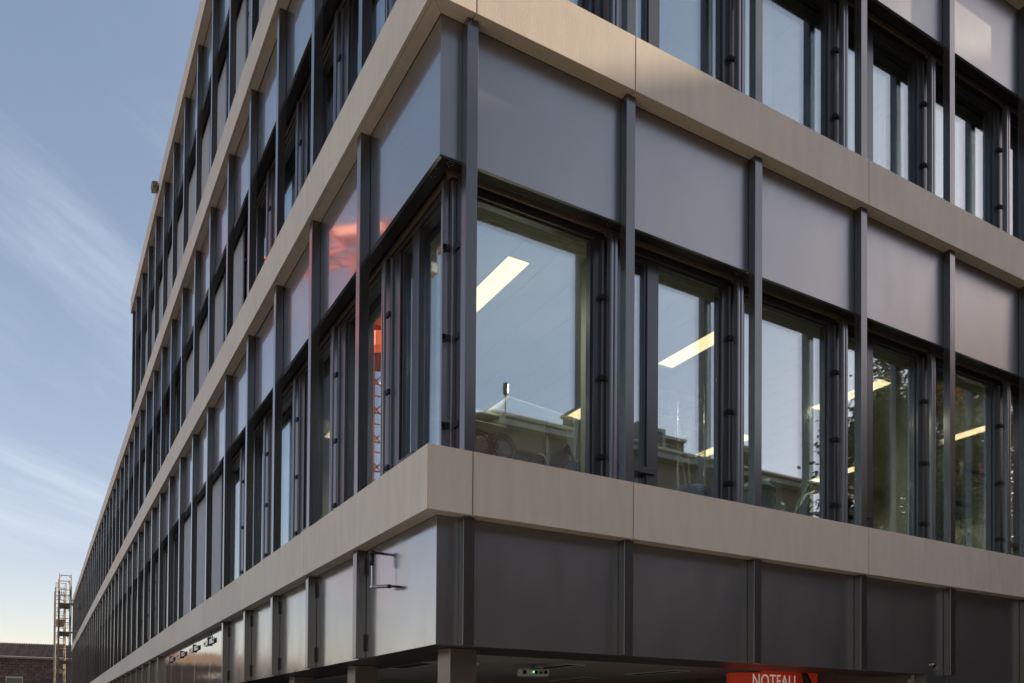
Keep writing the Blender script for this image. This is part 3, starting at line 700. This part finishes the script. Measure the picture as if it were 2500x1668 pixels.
# wire shelf racks
def wire_shelf(x0, x1, y0, y1, z):
    a = MB(); r = .0035
    n = int((x1-x0)/.028)
    for k in range(n+1):
        x = x0+(x1-x0)*k/n; a.tube([(x, y0, z), (x, y1, z)], .0022, 3, False)
    for y in (y0, (y0+y1)/2, y1): a.tube([(x0, y, z-.004), (x1, y, z-.004)], r, 4)
    for y in (y0, y1):
        a.tube([(x0, y, z-.035), (x1, y, z-.035)], r, 4)
        m = int((x1-x0)/.05)
        pts = [(x0+(x1-x0)*k/m, y, z-(.035 if k % 2 else 0)) for k in range(m+1)]; a.tube(pts, .0022, 3, False)
    for x in (x0, x1): a.tube([(x, y0, z), (x, y1, z)], r, 4); a.tube([(x, y0, z-.035), (x, y1, z-.035)], r, 4)
    return a
def rack(lab, x0, x1, y0, y1, zs, h):
    t = thing('wire_rack', lab, 'shelf', (0, 0, 0), 0, 'chrome wire racks on the first floor')
    for z in zs: wire_shelf(x0, x1, y0, y1, z).build('shelf', M['chrome'], t)
    for x in (x0, x1):
        for y in (y0, y1): MB().tube([(x, y, FLZ), (x, y, FLZ+h)], .012, 8).build('post', M['chrome'], t)
    return t
rack('empty chrome wire rack crossing the second window from the corner', 2.75, 4.02, 1.30, 1.75, (4.80, 5.12, 5.40), 1.75)
rack('loaded chrome wire rack with cartons in the fifth window', 8.55, 9.75, 1.30, 1.75, (4.15, 4.75, 5.32), 1.75)
st = thing('white_poles', 'pair of leaning white poles tied together in the second window', 'poles')
MB().tube([(3.42, 1.20, 5.20), (3.55, 1.15, 4.6), (3.66, 1.10, FLZ)], .011, 8).build('pole', M['white'], st)
MB().tube([(3.68, 1.16, 5.15), (3.66, 1.16, 4.6), (3.68, 1.13, FLZ)], .011, 8).build('pole', M['white'], st)
dmn = thing('folded_tent', 'dark domed folded cover low in the second window', 'cover', (3.80, 1.25, FLZ))
MB().lathe((0, 0, 0), [(.33, 0), (.33, .30), (.28, .44), (.16, .53), (.02, .56)], 20).build('cover', M['blue'], dmn, smooth=True)
MB().lathe((0, 0, 0), [(.335, .28), (.34, .30), (.335, .32)], 20).build('rim', M['chrome'], dmn)
# third window: carton, hood, teal
c = thing('carton', 'tall pale carton marked 3 in the third window', 'carton', (5.22, 1.35, FLZ), R(12))
MB().box(-.14, .14, 0, .42, 0, .86).build('carton_body', M['box'], c, .006)
MB().box(-.14, .14, -.002, 0, .40, .405).build('tape', M['rail'], c)
tm = text_mesh('3', .13); tm.materials.clear(); tm.materials.append(M['black']); t = inst('number', tm, c, (-.06, -.003, .56)); t.rotation_euler = (R(90), 0, 0)
c = thing('padded_cover', 'pale quilted cover draped behind the carton in the third window', 'cover', (5.62, 1.75, FLZ), R(5))
a = MB(); a.prism([(-.30, 0), (.30, 0), (.32, .5), (-.30, .5)], 0, .80); me = a.mesh('cloth', M['inner_col'], .06); inst('cloth', me, c); MB().box(-.30, .30, -.008, 0, .55, .57).build('seam', M['rail'], c)
c = thing('exam_lamp_arm', 'curved white equipment arm with hose in the third window', 'equipment', (5.75, 1.28, FLZ))
MB().tube([(-.28, 0, .30), (-.20, 0, .52), (-.06, .0, .70), (.10, 0, .78)], [.045, .05, .05, .04], 10).build('arm', M['white'], c, smooth=True)
MB().tube([(-.34, -.03, .20), (-.24, -.03, .60), (-.06, -.03, .86), (.10, -.03, .90), (.16, -.03, .80)], .013, 8).build('hose', M['teal'], c)
MB().box(-.34, -.10, .03, .30, 0, .32).build('base', M['rail'], c, .03)
MB().tube([(.10, 0, .74), (.18, 0, .5), (.28, .1, .42)], .03, 8).build('strut', M['rail'], c)
c = thing('teal_bin', 'teal bin at the left edge of the third window', 'bin', (4.80, 1.25, FLZ))
MB().lathe((0, 0, 0), [(.16, 0), (.20, .62)], 18).build('bin_body', M['teal'], c); MB().lathe((0, 0, 0), [(.215, .62), (.21, .66), (.12, .74), (.03, .76)], 18).build('lid', M['teal'], c)
# fourth window
c = thing('monitor', 'black monitor in a pale frame low in the fourth window', 'monitor', (6.0, 1.05, FLZ+.55), R(-8))
MB().box(-.26, .26, 0, .05, -.16, .20).build('casing', M['white'], c, .015); MB().box(-.22, .22, -.003, 0, -.12, .16).build('screen', M['screen'], c)
MB().tube([(.0, .05, 0), (.05, .16, -.05), (.05, .20, -.55)], .022, 8).build('arm', M['rail'], c)
c = thing('plastic_bag', 'clear plastic bag bulging at the foot of the fourth window', 'bag', (6.35, 1.0, FLZ))
a = MB(); a.lathe((0, 0, 0), [(.10, 0), (.20, .10), (.22, .28), (.16, .44), (.05, .52), (.06, .58)], 12)
a.v = [(x*(1+.12*math.sin(7*z+5*x)), y*(1+.12*math.cos(9*z)), z) for x, y, z in a.v]; a.build('bag_body', M['bag'], c); MB().lathe((0, 0, 0), [(.02, .50), (.02, .53)], 8).build('tie', M['blue'], c)
# fifth window: cartons and bags on the rack, blue coat
def carton(x, y, z, sx, sy, sz, lab):
    t = thing('carton', lab, 'carton', (x, y, z), 0, 'cartons on the rack in the fifth window')
    MB().box(-sx/2, sx/2, -sy/2, sy/2, 0, sz).build('carton_body', M['box'], t, .004)
    MB().box(-sx/2+.02, sx/2-.02, -sy/2-.0025, -sy/2, sz*.35, sz*.55).build('stripe', M['blue'], t)
    MB().box(-sx/2-.003, sx/2+.003, -sy/2-.004, sy/2, sz*.80, sz+.004).build('lid', M['box'], t)
carton(8.78, 1.52, 5.325, .34, .36, .13, 'blue striped flat carton at the bottom left of the top shelf')
carton(8.78, 1.52, 5.462, .34, .36, .13, 'blue striped flat carton stacked on another at the left')
carton(9.35, 1.52, 5.325, .62, .36, .22, 'wide blue striped carton at the right of the top shelf')
carton(8.95, 1.52, 4.755, .60, .36, .36, 'large beige carton on the middle shelf of the loaded rack')
for x, z, s, lb in ((9.45, 4.755, 1.0, 'crumpled clear bag on the middle shelf of the loaded rack'), (9.40, 4.155, .9, 'crumpled clear bag on the lowest shelf of the loaded rack')):
    c = thing('plastic_bag', lb, 'bag', (x, 1.5, z), 0); a = MB(); a.lathe((0, 0, 0), [(.12, 0), (.19, .08), (.20, .22), (.14, .38), (.06, .46)], 12)
    a.v = [(q*s*(1+.15*math.sin(8*r+6*q)), p*s, r*s) for q, p, r in a.v]; a.build('bag_body', M['bag'], c); MB().lathe((0, 0, 0), [(.03, .43*s), (.02, .48*s)], 8).build('tie', M['box'], c)
c = thing('blue_coat', 'dark blue coat hanging left of the loaded rack', 'coat', (8.22, 1.15, FLZ+.15))
a = MB(); a.tube([(0, 0, 1.02), (0, 0, .95), (0, 0, .6), (0, 0, 0)], [.03, .17, .22, .27], 14); a.v = [(x*(1+.06*math.sin(14*math.atan2(y, x))), y*.55, z) for x, y, z in a.v]; a.build('coat_body', M['blue'], c, smooth=True)
MB().tube([(0, 0, 1.0), (0, .02, 1.06), (.02, .04, 1.10)], .006, 6).build('hook', M['chrome'], c); MB().tube([(0, .05, -.14), (0, .05, 1.10), (0, .03, 1.12)], .012, 6).build('stand', M['chrome'], c)
# second floor window things
c = thing('teal_board', 'teal board leaning behind the fourth window of the upper floor', 'board', (6.85, 1.0, CT+.002))
MB().obox((0, 0, .85), (.10, .04, .0), (0, .012, 0), (.03, 0, .85)).build('board_face', M['teal'], c, .004); MB().obox((-.16, .01, .86), (.05, .04, .0), (0, .014, 0), (.03, 0, .85)).build('edge_board', M['white'], c, .004)
c = thing('wall_cabinet', 'dark grey cabinet hung high behind the fifth upper window', 'cabinet', (8.8, 1.1, 9.35))
MB().box(-.36, .36, 0, .35, -.25, .40).build('cabinet_body', M['rail'], c, .006); MB().box(-.34, -.005, -.015, 0, -.23, .38).build('door_leaf', M['panel_dull'], c); MB().box(.005, .34, -.015, 0, -.23, .38).build('door_leaf', M['panel_dull'], c)
MB().box(-.36, .36, .3, .36, .40, .55).build('hanger', M['rail'], c)

# ------------------------------------------------------------------ scaffold at the far end
SCP = []
def scaffold():
    t = thing('scaffold', 'tall galvanised scaffold tower standing at the far end of the long facade', 'scaffold')
    ys = [60, 62.6, 70.5, 73.1, 75.7]
    x0, x1 = -1.06, -.34
    def leg(x, y, h): MB().tube([(x, y, 0), (x, y, h)], .036, 6).build('standard', M['scaf'], t)
    for i, y in enumerate(ys):
        H = 12.1 if i < 2 else 13.0
        for x in (x0, x1): leg(x, y, H)
        for L in range(6):
            z = 2+L*2.0
            a = MB(); a.tube([(x0, y, z), (x1, y, z)], .026, 6)
            for sx in (-1, 1):
                xe = x0 if sx < 0 else x1
                a.tube([(xe, y, z-.22), (xe-sx*.14, y, z-.02)], .018, 5)
            a.build('frame', M['scaf'], t)
            if z+.9 < H:
                a = MB(); a.tube([(x0, y, z+1.0), (x1, y, z+1.0)], .022, 6)
                a.tube([(x0+.12, y, z+1.0), (x0+.12, y, z+.62), (x0+.18, y, z+.55), (x1-.18, y, z+.55), (x1-.1, y, z+.62), (x1-.1, y, z+1.0)], .014, 5)
                a.build('end_guard', M['scaf'], t)
    for (ya, yb) in ((60, 62.6), (62.6, 70.5), (70.5, 73.1), (73.1, 75.7)):
        for L in range(5):
            z = 2+L*2.0
            if ya == 62.6: continue
            for q in range(2):
                MB().box(x0+.04+q*.33, x0+.04+q*.33+.31, ya+.02, yb-.02, z-.02, z+.09).build('deck_plank', M['plank'], t)
            MB().tube([(x0, ya, z+1), (x0, yb, z+1)], .022, 6).build('guard_rail', M['scaf'], t)
            MB().tube([(x0, ya, z+.5), (x0, yb, z+.5)], .022, 6).build('guard_rail', M['scaf'], t)
            MB().tube([(x1, ya, z), (x1, yb, z+2)], .020, 6).build('brace', M['scaf'], t)
    for z in (4, 6, 8, 10): 
        MB().tube([(x1-.1, 60, z+.3), (.02, 60, z+.3)], .02, 6).build('wall_tie', M['scaf'], t)
        MB().box(x1-.16, x1+.1, 60.05, 60.09, z-.02, z+.10).build('toe_board', M['yellow'], t)
scaffold()

# ------------------------------------------------------------------ brown block building at the bottom left
def block_building():
    t = thing('block_building', 'low brown block building with clay tile roof beyond the scaffold', 'building', (-1.5, 97, -.35), R(-6))
    # local: wall faces -y
    MB().box(-26, 10, .32, 12, 0, 8.9).build('core', M['brownblock'], t)
    blk = MB().box(.01, .60, 0, .31, .01, .285).mesh('block', M['brownblock'], .012)
    cnt = 0; rest = MB()
    for r in range(30):
        z = 8.6-.295*r
        for c in range(-44, 16):
            x = c*.61+(.3 if r % 2 else 0)
            if -7.5 < x < 2.0 and r < 15:
                o = inst('block', blk, t, (x, random.uniform(-.015, .015), z)); cnt += 1
            elif z > 0: rest.box(x+.01, x+.60, 0, .31, z+.01, z+.285)
    o = rest.build('block_wall', M['brownblock'], t); o['kind'] = 'stuff'
    MB().box(-26.3, 10.3, -.25, .6, 8.91, 9.12).build('cornice', M['stucco'], t)
    # window with a pale lintel near the bottom
    wdo = MB().box(-3.6, -2.0, -.04, 0, 6.3, 7.0).build('window', M['trim'], t); MB().box(-3.5, -2.1, -.06, -.041, 6.3, 6.85).build('pane', M['darkglass'], wdo)
    # tile roof
    rf = MB().add([(-26.4, -.35, 9.13), (10.4, -.35, 9.13), (10.4, 6, 11.0), (-26.4, 6, 11.0)], [(0, 1, 2, 3)]).build('roof', M['rooftile'], t)
    tm_ = MB(); n = 5
    for seg in range(14):
        y0 = -.45+seg*.46; z0 = 9.16+seg*.46*.295
        ra, rb = .10, .085
        vs = []
        for k in range(n+1):
            a = math.pi*k/n; vs.append((ra*math.cos(a), y0, z0+ra*math.sin(a)*.9))
        for k in range(n+1):
            a = math.pi*k/n; vs.append((rb*math.cos(a), y0+.47, z0+.14+rb*math.sin(a)*.9-.03))
        tm_.add(vs, [(k, k+1, n+2+k, n+1+k) for k in range(n)]+[tuple(range(n+1))])
    me = tm_.mesh('tile_row', M['rooftile'])
    for i in range(80): inst('tile_row', me, rf, (-15+i*.23, 0, random.uniform(-.01, .01)))
    ch = MB(); ch.lathe((-2.8, 1.2, 9.5), [(.07, 0), (.07, .35), (.14, .37), (.14, .45), (.05, .5)], 10); ch.build('vent_pipe', M['scaf'], rf)
block_building()

# ------------------------------------------------------------------ houses and trees that the glass mirrors, with blocks added for shade and dark reflections
def house(name, lab, x0, x1, y0, y1, h, roofh, mw, front='+y', wins=None, group=None, mroof='rooftile', overhang=.5):
    t = thing(name, lab, 'building', (0, 0, 0), 0, group)
    MB().box(x0, x1, y0, y1, 0, h).build('wall', M[mw], t)
    if roofh > 0:
        rf = MB(); o = overhang; ym = (y0+y1)/2
        vs = [(x0-o, y0-o, h-.1), (x1+o, y0-o, h-.1), (x1+o, y1+o, h-.1), (x0-o, y1+o, h-.1), (x0-o, ym, h+roofh), (x1+o, ym, h+roofh)]
        vs += [(x, y, z+.22) for x, y, z in vs]
        rf.add(vs, [(0, 1, 5, 4), (2, 3, 4, 5), (6, 10, 11, 7), (8, 11, 10, 9), (0, 6, 7, 1), (2, 8, 9, 3), (0, 4, 10, 6), (4, 3, 9, 10), (1, 7, 11, 5), (5, 11, 8, 2)])
        r_ = rf.build('roof', M[mroof], t)
        for yy in (y0-o, y1+o): MB().tube([(x0-o, yy, h+.02), (x1+o, yy, h+.02)], .09, 8).build('gutter', M['trim'], r_)
        MB().prism([(x0+.001, y0+.001), (x0+.3, y0+.001), (x0+.3, y1-.001), (x0+.001, y1-.001)], 0, .1)
        for xx in (x0, x1-.3):   # gable triangles
            vs = [(xx, y0, h), (xx, y1, h), (xx, ym, h+roofh-.12), (xx+.3, y0, h), (xx+.3, y1, h), (xx+.3, ym, h+roofh-.12)]
            MB().add(vs, [(0, 1, 2), (3, 5, 4), (0, 2, 5, 3), (1, 4, 5, 2)]).build('gable', M[mw], t)
    else:
        MB().box(x0-.15, x1+.15, y0-.15, y1+.15, h, h+.35).build('parapet', M['trim'], t)
    nb = 3.0
    def facade(axis, pos, a0, a1, sgn):
        k = int((a1-a0-1)//2.8); fl = int((h-1)//3.1)
        for i in range(k):
            for j in range(fl):
                a = a0+(a1-a0)*(i+.5)/k; z = 1.2+j*3.1
                def bx(u0, u1, d0, d1, z0, z1):
                    d0, d1 = pos+sgn*d0, pos+sgn*d1
                    return MB().box(u0, u1, d0, d1, z0, z1) if axis == 'y' else MB().box(d0, d1, u0, u1, z0, z1)
                wf = bx(a-.55, a+.55, 0, .05, z, z+1.6).build('window', M['trim'], t)
                bx(a-.47, a+.47, .05, .058, z+.08, z+1.52).build('pane', M['darkglass'], wf)
                if (i+j) % 2: bx(a-1.08, a-.57, .0, .05, z, z+1.6).build('shutter', M['shutter'], t); bx(a+.57, a+1.08, .0, .05, z, z+1.6).build('shutter', M['shutter'], t)
    if '+y' in front: facade('y', y1, x0, x1, 1)
    if '-y' in front: facade('y', y0, x0, x1, -1)
    if '+x' in front: facade('x', x1, y0, y1, 1)
    if '-x' in front: facade('x', x0, y0, y1, -1)
    return t
hA = house('apartment_house', 'grey brown gabled house across the street behind the camera', 12.2, 29, -32, -20, 13.05, 1.3, 'stucco', '+y-x')
MB().box(14.2, 14.35, -19.95, -19.8, 0, 12.9).build('downpipe', M['trim'], hA)
MB().box(24.2, 24.35, -19.95, -19.8, 0, 12.9).build('downpipe', M['trim'], hA)
for x, w_, h_ in ((16.8, .9, 1.5), (21.5, 1.3, 1.3), (26.6, .8, 1.7)):
    ch = MB().box(x, x+w_, -22.6, -21.8, 13.0, 13.3+h_).build('chimney', M['shutter'], hA); MB().box(x-.08, x+w_+.08, -22.68, -21.72, 13.3+h_, 13.42+h_).build('chimney_cap', M['trim'], ch)
for x in (18.6, 23.9):
    MB().box(x, x+1.5, -21.0, -19.9, 13.1, 14.1).build('dormer', M['trim'], hA)
    MB().box(x+.2, x+1.3, -19.9, -19.86, 13.3, 13.95).build('pane', M['darkglass'], hA)
MB().box(12.0, 29.2, -19.93, -19.5, 12.75, 12.98).build('cornice', M['trim'], hA)
MB().tube([(13.1, -21, 13.2), (13.1, -21, 14.5)], .035, 8).build('flue', M['fin'], hA); MB().lathe((13.1, -21, 14.5), [(.08, 0), (.11, .08), (.11, .40), (.08, .45)], 10).build('cowl', M['fin'], hA)
house('tower_block', 'tall pale block at the right end of the street that shades the facade', 36.15, 50, -7, -1.35, 6.56+.465*36-.35, 0, 'stucco3', '-x')
house('added_dark_block', 'tall dark brown block added directly behind the camera to darken the mirrored fin sides', -2, 7.2, -30, -16, 21, 0, 'shutter', '+y')  # added unseen block, gives the left fin sides something dark to mirror
house('corner_house', 'dark gabled house at the right end of the street behind the trees', 31, 46, -34, -16, 9.5, 3, 'shutter', '+y-x')  # put in with dark walls so the low right panels mirror dark
house('added_sky_block', 'dark flat roofed block added between tower block and corner house to hide bright sky', 37.5, 50, -15.6, -7.4, 13, 0, 'shutter', '-x')  # added unseen block, keeps low bright sky out of the panel reflections
house('added_shade_block', 'plain pale block added behind the far end of the hospital to shade the block building', 14, 28, 77.5, 100, 19.3, 0, 'stucco3', '-y')  # added unseen block, casts shade on the brown block wall
for i, (x, y, w_, h_, m_) in enumerate(((-34, 140, 16, 12.6, 'stucco2'), (-52, 138, 15, 13.6, 'stucco2'), (-72, 132, 17, 11.6, 'stucco3'), (-95, 120, 18, 13, 'stucco2'))):
    house('far_house', ['salmon house nearest the end of the forecourt', 'taller salmon house second in the far row', 'pale house third in the far row', 'salmon house at the outer end of the far row'][i], x, x+w_, y, y+10, h_-4.2, 2.0, m_, '-y', group='far row of houses beyond the forecourt')
house('garage_row', 'long low dark garage row in front of the far houses', -70, -14, 84, 90, 6.6, 0, 'greyblue', '')

def tree(lab, x, y, H, r, seed, amber=.3, group='trees along the street'):
    rnd = random.Random(seed); t = thing('deciduous_tree', lab, 'tree', (x, y, 0), 0, group)
    tr = MB(); tr.tube([(0, 0, 0), (.05, .03, H*.2), (-.05, .05, H*.45), (.03, 0, H*.8)], [.26, .2, .14, .05], 9)
    cl = []
    for k in range(9):
        a = rnd.uniform(0, 6.28); z = H*rnd.uniform(.28, .7); e = (r*.7*math.cos(a), r*.7*math.sin(a), z+r*rnd.uniform(.2, .7))
        tr.tube([(0, 0, z), (e[0]*.5, e[1]*.5, z+(e[2]-z)*.4), e], [.09, .05, .02], 6); cl.append(e)
    tr.build('trunk', M['bark'], t)
    lf = MB(); cz = H*.62; rz = H*.40
    for k in range(int(95*max(1, H/13))):
        while True:
            p = Vector((rnd.uniform(-1, 1), rnd.uniform(-1, 1), rnd.uniform(-1, 1)))
            if .3 < p.length < 1: break
        cl.append((p.x*r*.85, p.y*r*.85, cz+p.z*rz*.9))
    for c in cl:
        cs = rnd.uniform(.5, .95); lf.cur = 1 if rnd.random() < amber else 0
        for k in range(230):
            p = Vector((rnd.gauss(0, .45), rnd.gauss(0, .45), rnd.gauss(0, .38)))*cs+Vector(c)
            u = Vector((rnd.uniform(-1, 1), rnd.uniform(-1, 1), rnd.uniform(-.6, .6))).normalized()*.085; v = u.orthogonal().normalized()*.055
            lf.add([p-u, p+v, p+u, p-v], [(0, 1, 2, 3)])
    lf.build('crown', [M['leaf'], M['leaf2']], t)
tree('green and amber street tree right of the grey brown house', 20.6, -9.2, 12.8, 2.9, 3, .3)
tree('second street tree standing behind the amber one', 27.2, -13.8, 17, 3.0, 8, .2)  # height raised to block bright sky in the upper panel reflections
tree('third and tallest street tree farthest along the street', 30.5, -12.2, 19, 3.5, 11, .4)  # placed and raised to screen the right panels from mirrored bright sky

# red tower crane beside the long facade
def crane():
    t = thing('tower_crane', 'red lattice tower crane standing over the forecourt', 'crane', (-9.6, 28.6, 0))
    def lattice(p0, p1, wd, n, r1, r2, upv=Vector((0, 0, 1))):
        p0, p1 = Vector(p0), Vector(p1); d = (p1-p0).normalized(); a = d.cross(upv if abs(d.dot(upv)) < .9 else Vector((1, 0, 0))).normalized()*wd/2; b = d.cross(a).normalized()*wd/2
        m = MB(); cs = [a+b, a-b, -a-b, -a+b]
        for c in cs: m.tube([p0+c, p1+c], r1, 5)
        for k in range(n):
            q0, q1 = p0.lerp(p1, k/n), p0.lerp(p1, (k+1)/n)
            for i in range(4):
                m.tube([q0+cs[i], q1+cs[(i+1) % 4]], r2, 4, False)
                m.tube([q0+cs[i], q0+cs[(i+1) % 4]], r2, 4, False)
        return m
    lattice((0, 0, 0), (0, 0, 17.6), 1.25, 14, .07, .035).build('mast', M['red'], t)
    MB().box(-1.6, 1.6, -1.6, 1.6, 0, .6).build('base', M['stucco3'], t)
    MB().lathe((0, 0, 17.6), [(1.0, 0), (1.1, .3), (1.1, .9), (.8, 1.1)], 20).build('slewing_ring', M['red'], t)
    MB().box(-.8, .8, -.9, .9, 18.7, 20.2).build('machine_deck', M['red'], t, .05)
    lattice((0, 0, 20.2), (0, 0, 22.4), 1.1, 3, .07, .04).build('tower_head', M['red'], t)
    MB().obox((.15, .2, 23.15), (.75, 1.05, .16), (-.35, .26, 0), (.05, 0, .26)).build('machinery_housing', M['red'], t, .08)
    lattice((-.6, -.4, 22.9), (-9.5, 1.0, 27.5), 1.0, 10, .08, .045).build('jib', M['red'], t)
    lattice((.4, .9, 23.0), (3.4, 6.2, 23.4), 1.0, 6, .08, .045).build('counter_jib', M['red'], t)
    MB().box(2.6, 4.1, 5.0, 6.6, 21.2, 22.9).build('counterweight', M['stucco3'], t, .05)
    cb = MB().box(-1.7, -.55, -2.1, -.95, 21.0, 22.6).build('cab', M['cream'], t, .06); MB().box(-1.6, -.65, -2.125, -2.101, 21.5, 22.4).build('pane', M['darkglass'], cb); MB().box(-.549, -.53, -2.0, -1.05, 21.5, 22.4).build('pane', M['darkglass'], cb); MB().box(-.54, .1, -1.2, -.9, 21.0, 21.08).build('walkway', M['rail'], cb)
crane()
